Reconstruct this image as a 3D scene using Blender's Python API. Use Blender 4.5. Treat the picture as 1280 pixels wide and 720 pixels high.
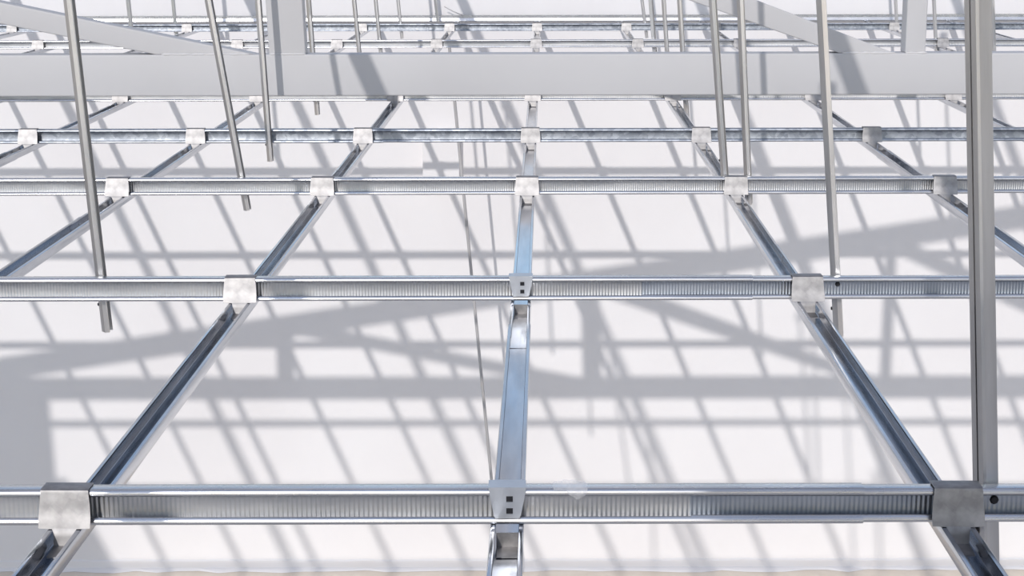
import bpy, bmesh, math, random
from mathutils import Vector, Matrix

for o in list(bpy.data.objects):
    bpy.data.objects.remove(o)
scene = bpy.context.scene
COL = scene.collection
R = math.radians

# ------------------------------------------------------------------ camera
# axes: +X along the cross channels, +Y towards the white wall, z = 0 where the
# cross channels rest on the runners.  Focal length in pixels of a 1280 wide frame.
FPX, PITCH, CAMZ = 2122.0, R(12.6), 0.82
cam_d = bpy.data.cameras.new('camera')
cam_d.sensor_width = 36.0
cam_d.lens = 36.0 * FPX / 1280.0
cam_d.clip_start, cam_d.clip_end = 0.05, 400
cam = bpy.data.objects.new('camera', cam_d)
COL.objects.link(cam)
cam.location = (0, 0, CAMZ)
ROLL = R(-0.13)
cam.rotation_euler = (Matrix.Rotation(R(90) - PITCH, 3, 'X') @ Matrix.Rotation(ROLL, 3, 'Z')).to_euler()
scene.camera = cam

# ------------------------------------------------------------------ light
SUN_DIR = Vector((0.221, 1.0, -0.47)).normalized()      # the way the light travels
sun_d = bpy.data.lights.new('sun', 'SUN')
sun_d.energy = 1.6
sun_d.color = (1.0, 0.955, 0.925)
sun_d.angle = R(0.53)
sun = bpy.data.objects.new('sun', sun_d)
COL.objects.link(sun)
sun.location = (-4, -14, 9)
sun.rotation_euler = SUN_DIR.to_track_quat('-Z', 'Y').to_euler()

world = bpy.data.worlds.new('sky')
scene.world = world
world.use_nodes = True
wn, wl = world.node_tree.nodes, world.node_tree.links
wn.clear()
w_out = wn.new('ShaderNodeOutputWorld')
w_bg = wn.new('ShaderNodeBackground')
w_sky = wn.new('ShaderNodeTexSky')
w_sky.sky_type = 'NISHITA'
w_sky.sun_disc = False
w_sky.sun_elevation = R(25)
w_sky.sun_rotation = R(193)
w_sky.air_density = 1.0
w_sky.dust_density = 0.25
w_tc = wn.new('ShaderNodeTexCoord')
w_noise = wn.new('ShaderNodeTexNoise')
w_noise.inputs['Scale'].default_value = 3.2
w_noise.inputs['Detail'].default_value = 6
w_noise.inputs['Roughness'].default_value = 0.55
w_ramp = wn.new('ShaderNodeValToRGB')
w_ramp.color_ramp.elements[0].position = 0.46
w_ramp.color_ramp.elements[0].color = (0.06, 0.06, 0.06, 1)
w_ramp.color_ramp.elements[1].position = 0.62
w_ramp.color_ramp.elements[1].color = (0.95, 0.95, 0.95, 1)
w_mul = wn.new('ShaderNodeMix')
w_mul.data_type = 'RGBA'
w_mul.blend_type = 'MULTIPLY'
w_mul.inputs['Factor'].default_value = 1.0
w_mul.inputs[7].default_value = (0.15, 0.15, 0.15, 1)
w_mix = wn.new('ShaderNodeMix')
w_mix.data_type = 'RGBA'
w_mix.inputs[7].default_value = (0.63, 0.565, 0.552, 1)      # thin sunlit cloud
wl.new(w_tc.outputs['Generated'], w_noise.inputs['Vector'])
wl.new(w_noise.outputs['Fac'], w_ramp.inputs['Fac'])
wl.new(w_ramp.outputs['Color'], w_mix.inputs['Factor'])
wl.new(w_sky.outputs['Color'], w_mul.inputs[6])
wl.new(w_mul.outputs[2], w_mix.inputs[6])
wl.new(w_mix.outputs[2], w_bg.inputs['Color'])
w_bg.inputs['Strength'].default_value = 0.98
wl.new(w_bg.outputs['Background'], w_out.inputs['Surface'])

vs = scene.view_settings
vs.view_transform = 'Standard'
vs.look = 'None'
vs.gamma = 1.0
vs.use_curve_mapping = False
vs.exposure = 0.235

# ------------------------------------------------------------------ pixel helpers
def pix_on_y(px, py, y):
    """Point of the plane Y = y seen at pixel (px, py)."""
    u, v = (px - 640) / FPX, (py - 360) / FPX
    dy = math.cos(PITCH) - v * math.sin(PITCH)
    dz = -math.sin(PITCH) - v * math.cos(PITCH)
    k = y / dy
    return Vector((u * k, y, CAMZ + dz * k))

def pix_on_z(px, py, z):
    u, v = (px - 640) / FPX, (py - 360) / FPX
    dy = math.cos(PITCH) - v * math.sin(PITCH)
    dz = -math.sin(PITCH) - v * math.cos(PITCH)
    k = (z - CAMZ) / dz
    return Vector((u * k, dy * k, z))

# ------------------------------------------------------------------ materials
def new_mat(name):
    m = bpy.data.materials.new(name)
    m.use_nodes = True
    nt = m.node_tree
    return m, nt.nodes, nt.links, nt.nodes['Principled BSDF']

def ramp(nodes, c0, c1, p0=0.3, p1=0.7):
    r = nodes.new('ShaderNodeValToRGB')
    r.color_ramp.elements[0].position, r.color_ramp.elements[1].position = p0, p1
    r.color_ramp.elements[0].color = (*c0, 1)
    r.color_ramp.elements[1].color = (*c1, 1)
    return r

def steel(name, c0, c1, rough=(0.24, 0.42), stretch=(1, 1, 1), scale=9, spangle=0.0, rib=None):
    """Galvanised sheet: soft tone drift, streaks along the roll, optional zinc spangle and rolled ribs."""
    m, n, l, b = new_mat(name)
    b.inputs['Metallic'].default_value = 1.0
    tc = n.new('ShaderNodeTexCoord')
    mp = n.new('ShaderNodeMapping')
    mp.inputs['Scale'].default_value = stretch
    l.new(tc.outputs['Object'], mp.inputs['Vector'])
    ns = n.new('ShaderNodeTexNoise')
    ns.inputs['Scale'].default_value = scale
    ns.inputs['Detail'].default_value = 5
    l.new(mp.outputs['Vector'], ns.inputs['Vector'])
    r = ramp(n, c0, c1, 0.32, 0.68)
    l.new(ns.outputs['Fac'], r.inputs['Fac'])
    col = r.outputs['Color']
    if spangle:
        v = n.new('ShaderNodeTexVoronoi')
        v.inputs['Scale'].default_value = 70
        l.new(tc.outputs['Object'], v.inputs['Vector'])
        sp = n.new('ShaderNodeSeparateColor')
        l.new(v.outputs['Color'], sp.inputs['Color'])
        rr = ramp(n, (0.55, 0.57, 0.60), (1.0, 1.0, 1.0), 0.1, 0.9)
        l.new(sp.outputs['Red'], rr.inputs['Fac'])
        mx = n.new('ShaderNodeMix')
        mx.data_type = 'RGBA'
        mx.blend_type = 'MULTIPLY'
        mx.inputs['Factor'].default_value = spangle
        l.new(col, mx.inputs[6])
        l.new(rr.outputs['Color'], mx.inputs[7])
        col = mx.outputs[2]
    l.new(col, b.inputs['Base Color'])
    mr = n.new('ShaderNodeMapRange')
    mr.inputs['To Min'].default_value, mr.inputs['To Max'].default_value = rough
    ns2 = n.new('ShaderNodeTexNoise')
    ns2.inputs['Scale'].default_value = 23
    ns2.inputs['Detail'].default_value = 4
    l.new(mp.outputs['Vector'], ns2.inputs['Vector'])
    l.new(ns2.outputs['Fac'], mr.inputs['Value'])
    l.new(mr.outputs['Result'], b.inputs['Roughness'])
    bump = n.new('ShaderNodeBump')
    bump.inputs['Strength'].default_value = 0.10
    bump.inputs['Distance'].default_value = 0.002
    l.new(ns2.outputs['Fac'], bump.inputs['Height'])
    last = bump.outputs['Normal']
    if rib:
        w = n.new('ShaderNodeTexWave')
        w.wave_type = 'BANDS'
        w.bands_direction = 'X'
        w.wave_profile = 'SIN'
        w.inputs['Scale'].default_value = rib
        w.inputs['Distortion'].default_value = 0.0
        l.new(tc.outputs['Object'], w.inputs['Vector'])
        bp2 = n.new('ShaderNodeBump')
        bp2.inputs['Strength'].default_value = 0.55
        bp2.inputs['Distance'].default_value = 0.0009
        l.new(w.outputs['Fac'], bp2.inputs['Height'])
        l.new(last, bp2.inputs['Normal'])
        last = bp2.outputs['Normal']
    l.new(last, b.inputs['Normal'])
    return m

M = {}
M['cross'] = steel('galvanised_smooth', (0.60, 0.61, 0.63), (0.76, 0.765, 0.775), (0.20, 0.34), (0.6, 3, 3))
M['ribbed'] = steel('galvanised_ribbed', (0.50, 0.51, 0.53), (0.68, 0.685, 0.695), (0.30, 0.46), (0.6, 3, 3), rib=48)
M['spangled'] = steel('galvanised_spangled', (0.40, 0.43, 0.48), (0.58, 0.615, 0.66), (0.34, 0.50), (1, 1, 1), 14, spangle=0.8)
M['bluish'] = steel('galvanised_bluish', (0.36, 0.40, 0.46), (0.50, 0.54, 0.60), (0.30, 0.44), (0.6, 3, 3), rib=48)
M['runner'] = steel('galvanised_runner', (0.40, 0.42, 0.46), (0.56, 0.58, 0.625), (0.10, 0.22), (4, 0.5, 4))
M['hanger'] = steel('galvanised_hanger', (0.58, 0.575, 0.575), (0.74, 0.735, 0.735), (0.32, 0.44), (5, 5, 0.5))
M['clip'] = steel('galvanised_clip', (0.33, 0.322, 0.318), (0.50, 0.488, 0.482), (0.48, 0.60), (1, 1, 1), 45, spangle=0.2)
M['plate'] = steel('galvanised_plate', (0.62, 0.65, 0.69), (0.72, 0.75, 0.79), (0.34, 0.46), (1, 1, 1), 30)
M['dull'] = steel('galvanised_dull', (0.30, 0.29, 0.29), (0.44, 0.43, 0.42), (0.38, 0.5), (1, 1, 1), 20)

def plaster():
    m, n, l, b = new_mat('white_plaster')
    tc = n.new('ShaderNodeTexCoord')
    ns = n.new('ShaderNodeTexNoise')
    ns.inputs['Scale'].default_value = 0.9
    ns.inputs['Detail'].default_value = 6
    l.new(tc.outputs['Object'], ns.inputs['Vector'])
    r = ramp(n, (0.835, 0.815, 0.815), (0.875, 0.86, 0.86), 0.35, 0.65)
    l.new(ns.outputs['Fac'], r.inputs['Fac'])
    l.new(r.outputs['Color'], b.inputs['Base Color'])
    b.inputs['Roughness'].default_value = 0.9
    n2 = n.new('ShaderNodeTexNoise')
    n2.inputs['Scale'].default_value = 60
    n2.inputs['Detail'].default_value = 4
    l.new(tc.outputs['Object'], n2.inputs['Vector'])
    bp = n.new('ShaderNodeBump')
    bp.inputs['Strength'].default_value = 0.12
    bp.inputs['Distance'].default_value = 0.004
    l.new(n2.outputs['Fac'], bp.inputs['Height'])
    l.new(bp.outputs['Normal'], b.inputs['Normal'])
    return m
M['plaster'] = plaster()

def screed():
    m, n, l, b = new_mat('beige_screed')
    tc = n.new('ShaderNodeTexCoord')
    ns = n.new('ShaderNodeTexNoise')
    ns.inputs['Scale'].default_value = 2.3
    ns.inputs['Detail'].default_value = 9
    ns.inputs['Roughness'].default_value = 0.65
    l.new(tc.outputs['Object'], ns.inputs['Vector'])
    r = ramp(n, (0.42, 0.40, 0.39), (0.56, 0.54, 0.525), 0.3, 0.7)
    l.new(ns.outputs['Fac'], r.inputs['Fac'])
    # beige mortar left along the foot of the wall, with a ragged edge
    rb = ramp(n, (0.68, 0.60, 0.50), (0.84, 0.76, 0.66), 0.3, 0.7)
    l.new(ns.outputs['Fac'], rb.inputs['Fac'])
    sx = n.new('ShaderNodeSeparateXYZ')
    l.new(tc.outputs['Object'], sx.inputs['Vector'])
    ad = n.new('ShaderNodeMath')
    ad.operation = 'ADD'
    l.new(sx.outputs['Y'], ad.inputs[0])
    l.new(ns.outputs['Fac'], ad.inputs[1])
    st = n.new('ShaderNodeMath')
    st.operation = 'GREATER_THAN'
    l.new(ad.outputs[0], st.inputs[0])
    st.inputs[1].default_value = 11.9
    mx = n.new('ShaderNodeMix')
    mx.data_type = 'RGBA'
    l.new(st.outputs[0], mx.inputs['Factor'])
    l.new(r.outputs['Color'], mx.inputs[6])
    l.new(rb.outputs['Color'], mx.inputs[7])
    l.new(mx.outputs[2], b.inputs['Base Color'])
    b.inputs['Roughness'].default_value = 0.92
    bp = n.new('ShaderNodeBump')
    bp.inputs['Strength'].default_value = 0.3
    bp.inputs['Distance'].default_value = 0.01
    l.new(ns.outputs['Fac'], bp.inputs['Height'])
    l.new(bp.outputs['Normal'], b.inputs['Normal'])
    return m
M['screed'] = screed()

def paint(name, c0, c1, rough=0.5):
    m, n, l, b = new_mat(name)
    tc = n.new('ShaderNodeTexCoord')
    ns = n.new('ShaderNodeTexNoise')
    ns.inputs['Scale'].default_value = 2.2
    ns.inputs['Detail'].default_value = 5
    l.new(tc.outputs['Object'], ns.inputs['Vector'])
    r = ramp(n, c0, c1, 0.35, 0.65)
    l.new(ns.outputs['Fac'], r.inputs['Fac'])
    l.new(r.outputs['Color'], b.inputs['Base Color'])
    b.inputs['Roughness'].default_value = rough
    return m
M['truss'] = paint('light_grey_primer', (0.555, 0.55, 0.555), (0.59, 0.585, 0.59), 0.55)
M['weld'] = paint('painted_weld', (0.60, 0.595, 0.60), (0.68, 0.67, 0.67), 0.45)
M['purlin'] = paint('purlin_primer', (0.50, 0.50, 0.51), (0.58, 0.58, 0.585), 0.55)
M['masonry'] = paint('rough_render', (0.72, 0.71, 0.70), (0.80, 0.79, 0.78), 0.95)
M['cord'] = paint('grey_cord', (0.40, 0.39, 0.39), (0.50, 0.49, 0.49), 0.6)
m_, n_, l_, b_ = new_mat('dark_screw_and_hole')
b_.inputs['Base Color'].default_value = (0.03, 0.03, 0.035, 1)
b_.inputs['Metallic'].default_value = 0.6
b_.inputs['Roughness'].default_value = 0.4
M['screw'] = m_  # also paints the dark seen through the plate clip holes
m_, n_, l_, b_ = new_mat('clear_film')
b_.inputs['Base Color'].default_value = (0.93, 0.93, 0.94, 1)
b_.inputs['Roughness'].default_value = 0.12
b_.inputs['Alpha'].default_value = 0.32
M['film'] = m_

# ------------------------------------------------------------------ mesh helpers
def make(name, bm, mats, parent=None, loc=None, smooth=None):
    me = bpy.data.meshes.new(name)
    bmesh.ops.recalc_face_normals(bm, faces=bm.faces[:])
    bm.to_mesh(me)
    bm.free()
    if smooth is not None:
        me.shade_smooth()
        me.set_sharp_from_angle(angle=R(smooth))
    for m in (mats if isinstance(mats, (list, tuple)) else [mats]):
        me.materials.append(m)
    o = bpy.data.objects.new(name, me)
    COL.objects.link(o)
    if parent is not None:
        o.parent = parent
    if loc is not None:
        o.location = loc
    return o

def empty(name, loc=(0, 0, 0)):
    o = bpy.data.objects.new(name, None)
    o.empty_display_size = 0.1
    COL.objects.link(o)
    o.location = loc
    return o

def tag(o, label, cat, group=None):
    o['label'] = label
    o['category'] = cat
    if group:
        o['group'] = group
    return o

def structure(o):
    o['kind'] = 'structure'
    return o

def box(bm, x0, x1, y0, y1, z0, z1, mi=0, bev=0.0):
    vs_ = [bm.verts.new(p) for p in ((x0, y0, z0), (x1, y0, z0), (x1, y1, z0), (x0, y1, z0),
                                     (x0, y0, z1), (x1, y0, z1), (x1, y1, z1), (x0, y1, z1))]
    fs = []
    for q in ((0, 3, 2, 1), (4, 5, 6, 7), (0, 1, 5, 4), (1, 2, 6, 5), (2, 3, 7, 6), (3, 0, 4, 7)):
        f = bm.faces.new([vs_[i] for i in q])
        f.material_index = mi
        fs.append(f)
    if bev:
        es = list({e for f in fs for e in f.edges})
        bmesh.ops.bevel(bm, geom=es, offset=bev, segments=2, affect='EDGES', profile=0.6)
    return fs

def offset_line(pts, t):
    """Parallel line of an open 2-D polyline at distance t (to its left)."""
    out = []
    for i, p in enumerate(pts):
        ns = []
        if i > 0:
            a = pts[i - 1]
            d = Vector((p[0] - a[0], p[1] - a[1])).normalized()
            ns.append(Vector((-d.y, d.x)))
        if i < len(pts) - 1:
            a = pts[i + 1]
            d = Vector((a[0] - p[0], a[1] - p[1])).normalized()
            ns.append(Vector((-d.y, d.x)))
        n = sum(ns, Vector((0, 0)))
        n.normalize()
        k = t / max(0.5, n.dot(ns[0]))
        out.append((p[0] + n.x * k, p[1] + n.y * k))
    return out

def sheet(bm, pts, t, frame, length0, length1, mat_of=None):
    """Bent sheet: open polyline extruded between two stations, with real thickness.
    frame(a, b, s) gives the 3-D point of profile coordinates (a, b) at station s."""
    inner = offset_line(pts, t)
    rings = []
    for s in (length0, length1):
        rings.append(([bm.verts.new(frame(a, b, s)) for a, b in pts],
                      [bm.verts.new(frame(a, b, s)) for a, b in inner]))
    n = len(pts)
    (o0, i0), (o1, i1) = rings
    for k in range(n - 1):
        mi = mat_of(k) if mat_of else 0
        for q in ((o0[k], o0[k + 1], o1[k + 1], o1[k]), (i0[k + 1], i0[k], i1[k], i1[k + 1]),
                  (o0[k + 1], o0[k], i0[k], i0[k + 1]), (o1[k], o1[k + 1], i1[k + 1], i1[k])):
            bm.faces.new(q).material_index = mi
    bm.faces.new((o0[0], o1[0], i1[0], i0[0]))
    bm.faces.new((o1[n - 1], o0[n - 1], i0[n - 1], i1[n - 1]))

def arc(cx, cy, r, a0, a1, n):
    return [(cx + r * math.cos(R(a0 + (a1 - a0) * i / n)), cy + r * math.sin(R(a0 + (a1 - a0) * i / n))) for i in range(n + 1)]

W, RH = 0.046, 0.026         # runner: open-topped section
D, H = 0.027, 0.051          # cross channel: on edge, open side away from the wall

def runner_profile(w=W, h=RH, g=0.0):
    """Open-topped section, from the lip of one flange round the web to the lip of the other."""
    hw = w / 2 - g
    r = 0.0020
    right = arc(hw - r - 0.0025, -h + g + r, r, -90, -10, 3) + arc(hw - r, -r - g, r, 0, 90, 3) + \
        [(hw - 0.0066, -g), (hw - 0.0074, -0.0022 - g)]
    return [(-a, b) for a, b in right][::-1] + right

def cross_profile(d=D, h=H, g=0.0):
    """C section on edge: front lips, flanges top and bottom, ribbed web at the back.  (a, b) = (y, z)."""
    f, k = -d / 2 + g, d / 2 - g
    z0, z1 = g, h - g
    r = 0.0040
    up = [(f + 0.0060, z1 - 0.0112), (f + 0.0028, z1 - 0.0098), (f + 0.0006, z1 - 0.0082), (f + 0.0002, z1 - 0.0068), (f + 0.0010, z1 - 0.0040),
          (f + 0.0024, z1 - 0.0014), (f + 0.0040, z1 - 0.0003), (f + 0.0060, z1)] + arc(k - 0.0020, z1 - 0.0020, 0.0020, 90, 0, 2)
    dn = arc(k - 0.0020, z0 + 0.0020, 0.0020, 0, -90, 2) + [(f + 0.0050, z0), (f + 0.0022, z0 + 0.0006), (f + 0.0006, z0 + 0.0022), (f + 0.0001, z0 + 0.0038),
          (f + 0.0007, z0 + 0.0060), (f + 0.0024, z0 + 0.0094), (f + 0.0046, z0 + 0.0108)]
    return up + dn
RUNNER = runner_profile()
CROSSP = cross_profile()
def web_seg(pts):
    """Index of the long upright web strip."""
    return {k for k in range(len(pts) - 1) if abs(pts[k][0] - pts[k + 1][0]) < 1e-5 and abs(pts[k][1] - pts[k + 1][1]) > 0.03}

# ------------------------------------------------------------------ layout
WALL_Y = 12.75
FLOOR_Z = pix_on_y(640, 711, WALL_Y).z
ROW_PY = [None, 630, 360, 232, 169, 118.5, None, 54.5, 34]
ROW_Y = []
for py in ROW_PY:
    ROW_Y.append(pix_on_z(640, py, H / 2).y if py else None)
ROW_Y[0] = 0.84
ROW_Y[6] = 8.93
SKEW = 0.0192
def runner_x(c, y):
    return -0.007 + 0.6 * c + (0.012 if c >= 1 else 0) + 0.012 * max(0, c - 1) + SKEW * (y - ROW_Y[1])

ORD = ['zeroth', 'first', 'second', 'third', 'fourth', 'fifth', 'sixth', 'seventh', 'eighth', 'ninth', 'tenth']
ROW_NAME = {0: 'fifth cross channel before truss', 1: 'fourth cross channel before truss', 2: 'third cross channel before truss',
            3: 'second cross channel before truss', 4: 'first cross channel before truss', 5: 'first cross channel behind truss',
            6: 'second cross channel behind truss', 7: 'third cross channel behind truss', 8: 'fourth cross channel behind truss'}
def col_name(c):
    return (ORD[c + 2] + ' runner on slim-post side') if c >= -1 else (ORD[-c - 1] + ' runner on wide-post side')

# ------------------------------------------------------------------ setting
def build_wall():
    # gable wall: top follows the roof pitch just under the purlins
    bm = bmesh.new()
    x0, x1 = -7.2, 7.2
    def top(x):
        return 1.06 + 0.15 * (x + 0.89)
    prof = [(x0, FLOOR_Z - 0.05), (x1, FLOOR_Z - 0.05), (x1, top(x1)), (x0, max(0.25, top(x0)))]
    f0 = [bm.verts.new((x, WALL_Y, z)) for x, z in prof]
    f1 = [bm.verts.new((x, WALL_Y + 0.25, z)) for x, z in prof]
    bm.faces.new(f0)
    bm.faces.new(f1[::-1])
    for k in range(4):
        bm.faces.new((f0[k], f0[(k + 1) % 4], f1[(k + 1) % 4], f1[k]))
    structure(make('wall_back', bm, M['plaster']))
    bm = bmesh.new()
    box(bm, -60, 60, -110, WALL_Y + 0.25, FLOOR_Z - 0.2, FLOOR_Z)
    structure(make('floor', bm, M['screed']))
build_wall()

def build_wall_left():
    # unfinished side wall outside the frame: a return pier at its end and a lower wall running back from it
    bm = bmesh.new()
    x0 = -5.36
    a = [bm.verts.new(p) for p in ((x0 - 2.6, 4.4, FLOOR_Z), (x0 + 0.02, 4.4, FLOOR_Z), (x0 - 0.10, 4.4, 1.02), (x0 - 2.6, 4.4, 1.02))]
    b = [bm.verts.new(v.co + Vector((0, 0.25, 0))) for v in a]
    bm.faces.new(a)
    bm.faces.new(b[::-1])
    for k in range(4):
        j = (k + 1) % 4
        bm.faces.new((a[k], a[j], b[j], b[k]))
    box(bm, x0 - 0.3, x0, -6, 4.4, FLOOR_Z, 0.36)
    structure(make('wall_left', bm, M['masonry']))
build_wall_left()

def build_baseboard():
    bm = bmesh.new()
    rnd = random.Random(4)
    n = 60
    prev = None
    for i in range(n + 1):
        x = -5.0 + 10.0 * i / n
        ztop = FLOOR_Z + 0.085 + rnd.uniform(-0.006, 0.006)
        ring = [bm.verts.new((x, WALL_Y, ztop)), bm.verts.new((x, WALL_Y - 0.012, ztop - 0.012)),
                bm.verts.new((x, WALL_Y - 0.014, FLOOR_Z + 0.02)),
                bm.verts.new((x, WALL_Y - 0.03 - rnd.uniform(0, 0.06), FLOOR_Z + 0.002)), bm.verts.new((x, WALL_Y, FLOOR_Z + 0.002))]
        if prev:
            for k in range(5):
                j = (k + 1) % 5
                bm.faces.new((prev[k], prev[j], ring[j], ring[k]))
        else:
            bm.faces.new(ring)
        prev = ring
    bm.faces.new(prev[::-1])
    structure(make('baseboard_back', bm, M['plaster']))
build_baseboard()

# ------------------------------------------------------------------ truss
TRUSS_Y = 6.20
CH_D = 0.09
def px_truss(px, py):
    p = pix_on_y(px, py, TRUSS_Y)
    return p.x, p.z
CH_Z0 = px_truss(640, 119.5)[1]
CH_Z1 = px_truss(640, 67.5)[1]
POSTS = [-3.2, px_truss(359, 60)[0], px_truss(1145.5, 60)[0], 4.05]
def top_z(x):
    return (CH_Z0 + CH_Z1) / 2 + 0.84 + 0.15 * (x + 0.89)

def prism(bm, poly, y0, y1, bev=0.006):
    a = [bm.verts.new((x, y0, z)) for x, z in poly]
    b = [bm.verts.new((x, y1, z)) for x, z in poly]
    fs = [bm.faces.new(a), bm.faces.new(b[::-1])]
    for k in range(len(poly)):
        j = (k + 1) % len(poly)
        fs.append(bm.faces.new((a[k], b[k], b[j], a[j])))
    if bev:
        es = list({e for f in fs for e in f.edges})
        bmesh.ops.bevel(bm, geom=es, offset=bev, segments=3, affect='EDGES', profile=0.6)

def weld_bead(parent, x0, x1, z, y, seed):
    rnd = random.Random(seed)
    bm = bmesh.new()
    n = max(8, int((x1 - x0) / 0.012))
    prev = None
    for i in range(n + 1):
        x = x0 + (x1 - x0) * i / n
        r = 0.0045 * (0.6 + 0.7 * rnd.random()) * (0.3 if i in (0, n) else 1)
        ring = [bm.verts.new((x, y - r * math.sin(R(a)), z + r * math.cos(R(a)))) for a in (0, 45, 90, 135, 180)]
        if prev:
            for k in range(4):
                bm.faces.new((prev[k], prev[k + 1], ring[k + 1], ring[k]))
        prev = ring
    return make('weld_bead', bm, M['weld'], parent, smooth=50)

def build_truss(y, label, detailed):
    t = empty('roof_truss', (0, 0, 0))
    dy = y - TRUSS_Y
    y0, y1 = y, y + CH_D
    bm = bmesh.new()
    prism(bm, [(-6.2, CH_Z0), (6.2, CH_Z0), (6.2, CH_Z1), (-6.2, CH_Z1)], y0, y1)
    make('bottom_chord', bm, M['truss'], t, smooth=40)
    bm = bmesh.new()
    x0, x1 = -6.2, 6.2
    th = 0.075
    prism(bm, [(x0, top_z(x0) - th), (x1, top_z(x1) - th), (x1, top_z(x1) + th), (x0, top_z(x0) + th)], y0, y1)
    make('top_chord', bm, M['truss'], t, smooth=40)
    for i, (x, wd) in enumerate(((POSTS[0], 0.12), (POSTS[1], None), (POSTS[2], None), (POSTS[3], 0.12))):
        bm = bmesh.new()
        if i == 1:      # wide post, a little out of plumb
            bl, br = px_truss(336.5, 67.5)[0], px_truss(382.5, 67.5)[0]
            tl, tr = px_truss(331, 0)[0], px_truss(377, 0)[0]
            zt = px_truss(331, 0)[1]
            k = (top_z(x) - th - CH_Z1) / (zt - CH_Z1)
            poly = [(bl, CH_Z1), (br, CH_Z1), (br + (tr - br) * k * 0.6, top_z(x) - th), (bl + (tl - bl) * k * 0.6, top_z(x) - th)]
            kk = 0.008
        else:
            if i == 2:
                bl, br = px_truss(1132.5, 66)[0], px_truss(1158, 66)[0]
            else:
                bl, br = x - wd / 2, x + wd / 2
            poly = [(bl, CH_Z1), (br, CH_Z1), (br, top_z(x) - th), (bl, top_z(x) - th)]
        prism(bm, poly, y0 + 0.004, y1 - 0.004, 0.005)
        o = make('post', bm, M['truss'], t, smooth=40)
        o['label'] = 'wide painted post' if i == 1 else 'slim painted post'
    # diagonals, traced on the plane of the truss where they show
    a0, a1 = px_truss(0, 2), px_truss(319, 68.5)
    b0, b1 = px_truss(0, 29), px_truss(195, 68.5)
    def ext(p, q, x):
        s = (q[1] - p[1]) / (q[0] - p[0])
        return (x, p[1] + s * (x - p[0]))
    xl = POSTS[0] + 0.06
    prism_poly = [(b1[0], CH_Z1), (a1[0], CH_Z1), ext(a0, a1, xl), ext(b0, b1, xl)]
    bm = bmesh.new()
    prism(bm, prism_poly, y0 + 0.004, y1 - 0.004, 0.005)
    make('diagonal', bm, M['truss'], t, smooth=40)
    c0, c1 = px_truss(947, 0), px_truss(1112, 63.5)
    d0, d1 = px_truss(863, 0), px_truss(1050, 66)
    xl = POSTS[1] + 0.10
    bm = bmesh.new()
    c1b = (px_truss(1119, 66)[0], CH_Z1)
    prism(bm, [(d1[0], CH_Z1), c1b, ext(c0, c1, xl), ext(d0, d1, xl)], y0 + 0.004, y1 - 0.004, 0.005)
    make('diagonal', bm, M['truss'], t, smooth=40)
    bm = bmesh.new()
    x0, x1 = POSTS[3] - 0.08, POSTS[2] + 0.06
    zt = top_z(x1) - 0.12
    prism(bm, [(x0 - 0.28, CH_Z1), (x0, CH_Z1), (x1, zt + 0.09), (x1, zt - 0.02)], y0 + 0.004, y1 - 0.004, 0.005)
    make('diagonal', bm, M['truss'], t, smooth=40)
    if detailed:
        weld_bead(t, b1[0] + 0.02, px_truss(312, 68)[0], CH_Z1 + 0.001, y0 + 0.003, 1)
        weld_bead(t, px_truss(337, 68)[0], px_truss(383, 68)[0], CH_Z1 + 0.001, y0 + 0.003, 2)
        weld_bead(t, d1[0] + 0.01, px_truss(1120, 66)[0], CH_Z1 + 0.001, y0 + 0.003, 3)
        weld_bead(t, px_truss(1133, 66)[0], px_truss(1160, 66)[0], CH_Z1 + 0.001, y0 + 0.003, 4)
    for ch in t.children:
        if not detailed:
            ch.location.y = 0
    return tag(t, label, 'truss', 'painted roof trusses')
build_truss(TRUSS_Y, 'light grey painted steel truss with welded posts and diagonals, spanning above the metal grid', True)
build_truss(-0.55, 'light grey painted steel truss over the open end of the grid, farther from white wall', False)

# purlins, square tubes running towards the wall on the trusses' top chords
PURLINS = [(-4.03, 'next to the unfinished side wall'), (-2.40, 'between wide post and side wall'),
           (-0.92, 'straight above the wide truss post'), (0.73, 'between wide and slim truss posts'), (2.52, 'just past the slim truss post'), (4.25, 'at the high end of the truss')]
def purlin_x(b, y):
    return b + SKEW * (y - 7.0)
def purlin_z(b):
    return top_z(b) + 0.075 + 0.012
for b, where in PURLINS:
    t = empty('purlin', (0, 0, 0))
    bm = bmesh.new()
    z0 = purlin_z(b)
    ya, yb = -0.9, WALL_Y + 0.2
    pts = [(-0.025, 0), (0.025, 0), (0.025, 0.08), (-0.025, 0.08)]
    a = [bm.verts.new((purlin_x(b, ya) + x, ya, z0 + z)) for x, z in pts]
    c = [bm.verts.new((purlin_x(b, yb) + x, yb, z0 + z)) for x, z in pts]
    fs = [bm.faces.new(a), bm.faces.new(c[::-1])]
    for k in range(4):
        fs.append(bm.faces.new((a[k], c[k], c[(k + 1) % 4], a[(k + 1) % 4])))
    bmesh.ops.bevel(bm, geom=list({e for f in fs for e in f.edges}), offset=0.004, segments=2, affect='EDGES')
    make('tube', bm, M['purlin'], t)
    for y in (-0.55, TRUSS_Y):
        bm = bmesh.new()
        x = purlin_x(b, y)
        box(bm, x - 0.05, x + 0.05, y + 0.01, y + CH_D - 0.01, top_z(b) + 0.06, z0)
        make('seat_cleat', bm, M['truss'], t)
    tag(t, 'grey square roof purlin ' + where, 'purlin', 'roof purlins')

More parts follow.
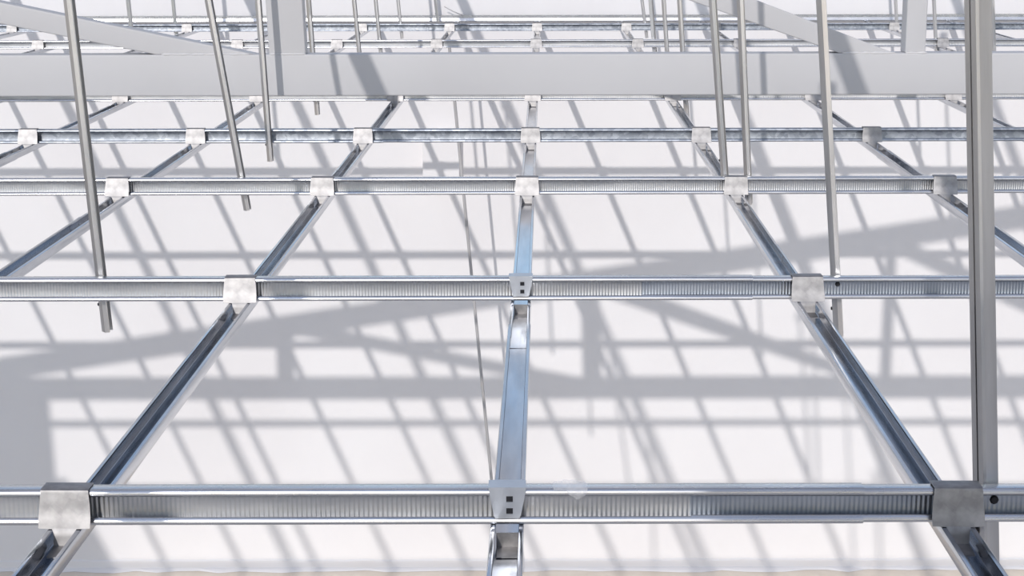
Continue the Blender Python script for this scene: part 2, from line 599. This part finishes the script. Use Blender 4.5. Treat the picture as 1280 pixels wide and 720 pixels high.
# one roofing sheet added overhead, out of the frame, to shade the near grid
bm = bmesh.new()
n = 90
prev = None
for k in range(n + 1):
    x = -0.35 + 3.2 * k / n
    z = purlin_z(x) + 0.083 + 0.02 + 0.016 * math.sin(k * 2 * math.pi / 6)
    ring = [bm.verts.new(p) for p in ((x, -1.4, z), (x, -0.15, z), (x, -0.15, z + 0.002), (x, -1.4, z + 0.002))]
    if prev:
        for q in range(4):
            bm.faces.new((prev[q], prev[(q + 1) % 4], ring[(q + 1) % 4], ring[q]))
    else:
        bm.faces.new(ring)
    prev = ring
bm.faces.new(prev[::-1])
tag(make('shading_sheet', bm, M['spangled'], smooth=60), 'corrugated steel roofing sheet added on the purlins to shade the open end of the grid', 'shading')

# ------------------------------------------------------------------ runners (lower level, along Y)
RUN_Y0, RUN_Y1 = 0.55, WALL_Y - 0.03
def build_runner(c):
    xa, xb = runner_x(c, RUN_Y0), runner_x(c, RUN_Y1)
    t = empty('runner_channel', (xa, RUN_Y0, 0))
    L = math.hypot(xb - xa, RUN_Y1 - RUN_Y0)
    t.rotation_euler.z = -math.atan2(xb - xa, RUN_Y1 - RUN_Y0)
    # two lengths telescoped end to end; the joint differs from run to run
    joint = (3.6 + 1.7 * ((c * 37) % 5) / 4.0)
    if c == 1:
        joint = pix_on_z(950, 306, 0).y - RUN_Y0
    if c == 0:
        joint = pix_on_z(646, 405, 0).y - RUN_Y0
    frame = lambda a, b, s: (a, s, b)
    for k, (s0, s1, g) in enumerate(((0, joint, 0.0), (joint - 0.1, L, -0.0014))):
        bm = bmesh.new()
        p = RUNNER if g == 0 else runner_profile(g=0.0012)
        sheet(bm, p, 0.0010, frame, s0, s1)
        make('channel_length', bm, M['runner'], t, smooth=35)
    if c >= -1:
        lab = 'galvanised open-topped runner channel under the cross channels, ' + ORD[c + 2] + ' on slim-post side of wide post'
    else:
        lab = 'galvanised open-topped runner channel under the cross channels, ' + ORD[-c - 1] + ' on outer side of wide post'
    return tag(t, lab, 'metal channel', 'runner channels towards the wall')
COLS = list(range(-8, 7))
for c in COLS:
    build_runner(c)

# ------------------------------------------------------------------ cross channels (upper level, along X)
def build_cross(i):
    y = ROW_Y[i]
    t = empty('cross_channel', (0, y, 0))
    frame = lambda a, b, s: (s, a, b)
    spang = i in (4, 8)
    side_m = M['spangled'] if spang else M['ribbed']
    mats = [M['spangled'] if spang else M['cross'], side_m]
    # lengths overlap in a telescoped joint
    if i == 1:
        j0, j1 = pix_on_y(863, 630, y).x, pix_on_y(1077, 630, y).x
    elif i == 2:
        j0, j1 = pix_on_y(803, 360, y).x, pix_on_y(940, 360, y).x
    else:
        j0 = -1.9 + ((i * 53) % 7) * 0.62
        j1 = j0 + 0.2
    for k, (s0, s1, g) in enumerate(((-6.0, j1, 0.0), (j0, 4.6, 1.0))):
        bm = bmesh.new()
        p = CROSSP if g == 0 else cross_profile(g=0.0013)
        rec = web_seg(p)
        sheet(bm, p, -0.0010, frame, s0, s1, lambda k, rec=rec: 1 if k in rec else 0)
        use = mats if (k == 0 or i not in (1, 2)) else [M['cross'], M['bluish']]
        make('channel_length', bm, use, t, smooth=35)
    nm = ROW_NAME[i]
    n = nm.split()[0]
    side = 'on the open side' if 'before' in nm else 'on the white-wall side'
    return t, tag(t, f'{"mottled" if spang else "ribbed"} galvanised cross channel lying on the runners, {n} from truss {side}', 'metal channel', 'cross channels')
CROSS = {}
for i in range(9):
    CROSS[i] = build_cross(i)[0]

def screw(parent, x, y, z, r):
    bm = bmesh.new()
    prev = None
    rings = []
    for rr, dy in ((r, 0.0), (r, -0.0015), (r * 0.75, -0.003), (r * 0.3, -0.0026)):
        rings.append([bm.verts.new((x + rr * math.cos(R(a)), y + dy, z + rr * math.sin(R(a)))) for a in range(0, 360, 45)])
    for a, b in zip(rings, rings[1:]):
        for k in range(8):
            bm.faces.new((a[k], a[(k + 1) % 8], b[(k + 1) % 8], b[k]))
    bm.faces.new(rings[-1])
    o = make('screw', bm, M['screw'], parent, smooth=50)
    return o
for i, px, py, r in ((1, 1242, 626, 0.0062), (2, 1047, 356, 0.0055)):
    p = pix_on_y(px, py, ROW_Y[i] + D / 2 - 0.003)
    o = screw(CROSS[i], p.x, D / 2 - 0.0028, p.z, r)

# track along the wall
bm = bmesh.new()
pts = [(0.0, 0.046), (0.0, 0.0), (0.0, -0.0)]
prof = [(-0.028, 0.046), (-0.028, 0.026), (-0.034, 0.006), (-0.033, 0.0), (-0.001, 0.0), (-0.001, 0.046)]
sheet(bm, prof, 0.001, lambda a, b, s: (s, a, b), -6.0, 5.0)
tk = make('wall_track', bm, M['cross'], None, (0, WALL_Y, 0.002))
tag(tk, 'long galvanised perimeter track fixed along the white wall', 'metal channel')

# ------------------------------------------------------------------ saddle clips
def clip_mesh(flare):
    """Saddle over a cross channel: top plate, flap hanging out in front, tongue hooked into the runner, short rear leg."""
    bm = bmesh.new()
    hw = D / 2
    # (y, z, half width) stations, from the rear leg over the top to the tongue
    f = flare
    st = [(hw + 0.0022, 0.012, 0.026), (hw + 0.0022, H - 0.004, 0.030), (hw, H + 0.0022, 0.0325), (-hw, H + 0.0022, 0.0325),
          (-hw - 0.0022, H + 0.0008, 0.0325), (-hw - 0.0034, H - 0.003, 0.0328), (-hw - 0.35 * f, H * 0.62, 0.0342),
          (-hw - 0.75 * f, H * 0.28, 0.0355), (-hw - f, 0.0015, 0.0350), (-hw - f - 0.0005, 0.0008, 0.0165),
          (-hw - f - 0.003, -0.010, 0.0145), (-hw - f - 0.005, -0.0215, 0.0145), (-hw - f - 0.040, -0.0242, 0.0145)]
    t = 0.0013
    rows = []
    line = [(a, b) for a, b, _ in st]
    inner = offset_line(line, t)
    for (a, b, w), (c, d) in zip(st, inner):
        rows.append([bm.verts.new((-w, a, b)), bm.verts.new((w, a, b)), bm.verts.new((w, c, d)), bm.verts.new((-w, c, d))])
    for p, q in zip(rows, rows[1:]):
        for k in range(4):
            j = (k + 1) % 4
            bm.faces.new((p[k], p[j], q[j], q[k]))
    bm.faces.new(rows[0])
    bm.faces.new(rows[-1][::-1])
    bmesh.ops.recalc_face_normals(bm, faces=bm.faces[:])
    me = bpy.data.meshes.new('saddle_clip')
    bm.to_mesh(me)
    bm.free()
    me.shade_smooth()
    me.set_sharp_from_angle(angle=R(40))
    me.materials.append(M['clip'])
    return me

def plate_clip(c, i):
    """Trapezoid plate with two punched holes lying flat on the flange, bent over the top edge."""
    y = ROW_Y[i]
    t = empty('plate_clip', (runner_x(c, y), y, 0))
    bm = bmesh.new()
    yf = -D / 2 - 0.0022
    z0, z1 = 0.010, H + 0.0022
    def hwid(z):
        return 0.0165 + (0.0255 - 0.0165) * ((z - z0) / (z1 - z0)) ** 0.8
    hx, hh = 0.0045, 0.0042
    zs = [z0, 0.021 - hh, 0.021 + hh, 0.038 - hh, 0.038 + hh, z1]
    def xs(z):
        w = hwid(z)
        return [-w, -hx + 0.003, hx + 0.003, w]
    th = 0.0014
    grid = [[(bm.verts.new((x, yf, z)), bm.verts.new((x, yf + th, z))) for x in xs(z)] for z in zs]
    for r in range(5):
        for k in range(3):
            if k == 1 and r in (1, 3):
                cs = [grid[r][1], grid[r][2], grid[r + 1][2], grid[r + 1][1]]
                for a in range(4):
                    b = (a + 1) % 4
                    bm.faces.new((cs[a][0], cs[a][1], cs[b][1], cs[b][0]))
                continue
            q = (grid[r][k], grid[r][k + 1], grid[r + 1][k + 1], grid[r + 1][k])
            bm.faces.new([v[0] for v in q])
            bm.faces.new([v[1] for v in q][::-1])
    for r in range(5):
        for k in (0, 3):
            a, b = grid[r][k], grid[r + 1][k]
            bm.faces.new((a[0], b[0], b[1], a[1]))
    for k in range(3):
        a, b = grid[0][k], grid[0][k + 1]
        bm.faces.new((a[0], a[1], b[1], b[0]))
    box(bm, -0.0255, 0.0255, yf, D / 2 + 0.002, z1, z1 + th)
    box(bm, -0.02, 0.02, D / 2 + 0.002, D / 2 + 0.0034, 0.006, z1 + th)
    make('plate', bm, M['plate'], t)
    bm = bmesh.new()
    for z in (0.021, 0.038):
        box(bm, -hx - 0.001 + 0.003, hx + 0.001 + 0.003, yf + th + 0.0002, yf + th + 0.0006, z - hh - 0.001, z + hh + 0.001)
    make('hole_shade', bm, M['screw'], t)  # near-black pads painting the shade inside the punched holes
    bm = bmesh.new()      # lug pressed into the runner below
    box(bm, -0.0150, 0.0150, -D / 2 - 0.060, -D / 2 - 0.022, -0.0245, -0.0230, bev=0.0006)
    box(bm, -0.0150, 0.0150, -D / 2 - 0.022, -D / 2 - 0.020, -0.0245, -0.003)
    make('lug', bm, M['clip'], t)
    return t

CLIPS = [clip_mesh(0.013), clip_mesh(0.017)]
VIS = {1: (-1, 1), 2: (-1, 1), 3: (-2, 2), 4: (-3, 3), 5: (-4, 3), 6: (-4, 4), 7: (-5, 5), 8: (-6, 5)}
for i, (c0, c1) in VIS.items():
    for c in range(c0 - 1, c1 + 2):
        cn = col_name(c)
        if c == 0 and i in (1, 2):
            o = plate_clip(c, i)
            tag(o, f'trapezoid clip plate with two holes on {ROW_NAME[i]}', 'metal bracket', 'grid clips')
            continue
        y = ROW_Y[i]
        o = bpy.data.objects.new('saddle_clip', CLIPS[(i + c) % 2])
        COL.objects.link(o)
        o.location = (runner_x(c, y), y, 0)
        o.rotation_euler.z = R(((i * 7 + c * 5) % 5 - 2) * 1.1) - SKEW
        tag(o, f'bent galvanised clip, {ROW_NAME[i]}, {cn}', 'metal bracket', 'grid clips')

# ------------------------------------------------------------------ hangers
def hanger(px0, py0, px1, py1, y, turn, label, w=0.025, d=0.021, screw_at=None, ztop=None, mat='hanger', pb=None):
    """Rolled strut from its foot (px1, py1) up through (px0, py0) on the plane Y = y and on to the purlin."""
    a, b = pix_on_y(px0, py0, y), pix_on_y(px1, py1, y)
    zt = ztop if ztop is not None else purlin_z(pb) - 0.004
    k = (zt - b.z) / (a.z - b.z)
    top = b + (a - b) * k
    t = empty('hanger_strut', b)
    v = (top - b)
    L = v.length
    t.rotation_euler = (v.to_track_quat('Z', 'Y').to_matrix() @ Matrix.Rotation(turn, 3, 'Z')).to_euler()
    bm = bmesh.new()
    r = 0.002
    if w > 0.030:       # broad strut with a rolled groove
        prof = [(-w / 2, d), (-w / 2, 0.003), (-w / 2 + 0.003, 0), (-0.0016, 0), (-0.0012, 0.0075), (0.0012, 0.0075), (0.0016, 0),
                (w / 2 - 0.003, 0), (w / 2, 0.003), (w / 2, d), (w / 2 - 0.005, d + 0.0003)]
    else:               # folded strut: one flat face, one face turned away
        prof = [(-w / 2, d), (-w / 2, 0.002), (-w / 2 + 0.002, 0), (-0.0006, 0), (0.0010, 0.0018), (w / 2, 0.0120), (w / 2, d), (w / 2 - 0.005, d + 0.0003)]
    sheet(bm, prof, 0.0012, lambda p, q, s: (p, q - d / 2, s), 0, L)
    make('strut', bm, M[mat], t, smooth=30)
    bm = bmesh.new()
    box(bm, -0.06, 0.06, -0.03, 0.03, L, L + 0.003)
    make('top_plate', bm, M['dull'], t)
    o = screw(t, -0.004, -d / 2 - 0.0002, (0.06 if screw_at is None else screw_at), 0.004)
    return tag(t, label, 'hanger', 'hangers between purlins and cross channels')
YB = lambda i, off=0.006: ROW_Y[i] + D / 2 + 0.015 + off
A, B_, C_, D_ = -0.92, 0.73, -2.40, 2.52
hanger(86, 0, 133, 413, YB(2), R(-6), 'leaning hanger strut on third cross channel before truss, over wide-post side', pb=A)
hanger(261, 0, 309, 262, YB(3), R(-6), 'steeply leaning hanger strut on second cross channel before truss, wide-post side', pb=A)
hanger(323, 0, 338, 201, ROW_Y[4] - D / 2 - 0.022, R(-6), 'hanger strut in front of first cross channel before truss, beside wide post', pb=A)
hanger(386, 0, 397, 143, YB(5), R(-6), 'hanger strut behind wide truss post on first cross channel behind truss', pb=A)
hanger(443, 0, 452, 92, YB(6), R(-8), 'hanger strut behind truss on second cross channel behind truss, wide-post line', pb=A)
hanger(470, 0, 477, 72, YB(7), R(-8), 'hanger strut on third cross channel behind truss, wide-post line', pb=A)
hanger(498, 0, 503, 48, YB(8), R(-8), 'hanger strut on fourth cross channel behind truss, wide-post line', pb=A)
hanger(545, 0, 548, 27, WALL_Y - 0.10, R(10), 'short hanger strut close to white wall, wide-post line', pb=A, w=0.022)
hanger(161, 0, 168, 67, YB(7), R(30), 'hanger strut on third cross channel behind truss, behind left sloping diagonal'.replace('left sloping', 'long shallow'), pb=C_)
hanger(217, 0, 222, 50, YB(8), R(25), 'hanger strut on fourth cross channel behind truss, behind long shallow diagonal', pb=C_)
hanger(803, 0, 809, 48, YB(8), R(-14), 'hanger strut on fourth cross channel behind truss, mid-span of slim-post side', pb=B_)
hanger(814, 0, 820, 78, YB(7, 0.012), R(-16), 'dark hanger strut on third cross channel behind truss, between the posts', w=0.036, pb=B_)
hanger(830, 0, 836, 92, YB(6), R(-14), 'hanger strut on second cross channel behind truss, between the posts', pb=B_)
hanger(850, 0, 859, 154, YB(5), R(-14), 'hanger strut on first cross channel behind truss, between the posts', pb=B_)
hanger(891, 0, 906, 226, YB(3), R(-20), 'hanger strut on second cross channel before truss, touching the runner', pb=B_)
hanger(926, 0, 936, 256, YB(3), R(-16), 'hanger strut on second cross channel before truss, clear of the runner', pb=B_)
hanger(1027, 0, 1048, 420, YB(2), R(-12), 'hanger strut on third cross channel before truss, slim-post side', pb=B_)
hanger(1222, 0, 1232, 712, YB(1), R(20), 'broad grey hanger strut on fourth cross channel before truss', w=0.031, d=0.022, pb=B_)
hanger(1120, 0, 1122, 44, YB(8), R(-20), 'hanger strut on fourth cross channel behind truss, left free of slim post'.replace('left free of', 'beside'), pb=D_)
hanger(1168, 0, 1171, 72, YB(7), R(-20), 'hanger strut on third cross channel behind truss, behind slim post', pb=D_)
hanger(1241, 0, 1244, 90, YB(6), R(-20), 'hanger strut on second cross channel behind truss, past slim post', pb=D_)

# ------------------------------------------------------------------ odds and ends
def tube(name, pts, r, mat, n=8):
    bm = bmesh.new()
    prev = None
    for k, p in enumerate(pts):
        d = (pts[min(k + 1, len(pts) - 1)] - pts[max(k - 1, 0)]).normalized()
        u = d.cross(Vector((0, 1, 0.01))).normalized()
        v = d.cross(u)
        ring = [bm.verts.new(p + r * (u * math.cos(2 * math.pi * j / n) + v * math.sin(2 * math.pi * j / n))) for j in range(n)]
        if prev:
            for j in range(n):
                bm.faces.new((prev[j], prev[(j + 1) % n], ring[(j + 1) % n], ring[j]))
        else:
            bm.faces.new(ring)
        prev = ring
    bm.faces.new(prev[::-1])
    return make(name, bm, mat, smooth=50)

yr = 11.9
bot = pix_on_y(624, 712, yr)
p1, p2 = pix_on_y(569, 128, yr), pix_on_y(612, 580, yr)
dirv = (p1 - p2).normalized()
foot = p2 - dirv * ((p2.z - FLOOR_Z) / dirv.z)
head = p2 + dirv * ((-0.03 - p2.z) / dirv.z)
pole = tube('leaning_rod', [foot, (foot + head) / 2, head], 0.011, M['cord'])
tag(pole, 'thin grey rod standing on the floor and leaning up to the grid near the wall', 'rod')
wire = tube('tie_wire', [pix_on_y(556, 8, WALL_Y - 0.10), pix_on_y(567, 14, WALL_Y - 0.09), pix_on_y(579, 19, WALL_Y - 0.07)], 0.003, M['cord'], 6)
tag(wire, 'thin tie wire slanting down to the wall track', 'wire')

def film():
    y = ROW_Y[1] - D / 2
    bm = bmesh.new()
    a, b = pix_on_y(690, 606, y), pix_on_y(735, 606, y)
    n, m = 20, 10
    g = []
    for i in range(n + 1):
        u = i / n
        col = []
        for j in range(m + 1):
            v = j / m                     # 0 on top of the channel, 1 hanging over the lip
            x = a.x + (b.x - a.x) * (u + 0.10 * (0.5 - u) * v)
            drop = 0.004 + 0.012 * max(0.0, math.sin((u - 0.35) * 4.2))
            if v < 0.5:
                yy, zz = y + 0.020 * (1 - 2 * v) - 0.002, H + 0.003 + 0.005 * math.sin(u * math.pi) * (1 - 2 * v)
            else:
                yy, zz = y - 0.002 - 0.004 * math.sin((v - 0.5) * 2 * math.pi), H + 0.003 - drop * (2 * v - 1)
            zz += 0.0008 * math.sin(u * 23 + v * 7)
            yy += 0.0008 * math.sin(u * 17 - v * 9)
            col.append(bm.verts.new((x, yy, zz)))
        g.append(col)
    for i in range(n):
        for j in range(m):
            bm.faces.new((g[i][j], g[i + 1][j], g[i + 1][j + 1], g[i][j + 1]))
    o = make('film_scrap', bm, M['film'], smooth=60)
    tag(o, 'crumpled scrap of clear film on top of a cross channel', 'plastic scrap')
film()

def wall_box():
    # shallow white box fixed to the wall, seen between two cross channels
    yf = WALL_Y - 0.13
    p0, p1 = pix_on_y(529, 231, yf), pix_on_y(574, 172, yf)
    t = empty('wall_box', ((p0.x + p1.x) / 2, WALL_Y, p0.z))
    hw, h = (p1.x - p0.x) / 2, p1.z - p0.z
    bm = bmesh.new()
    box(bm, -hw, hw, -0.118, 0, 0, h, bev=0.003)
    make('body', bm, M['plaster'], t)
    bm = bmesh.new()
    box(bm, -hw, hw, -0.130, -0.1185, 0.001, h - 0.001, bev=0.003)
    make('cover', bm, M['plaster'], t)
    tag(t, 'shallow white box mounted on the white wall', 'wall box')
wall_box()
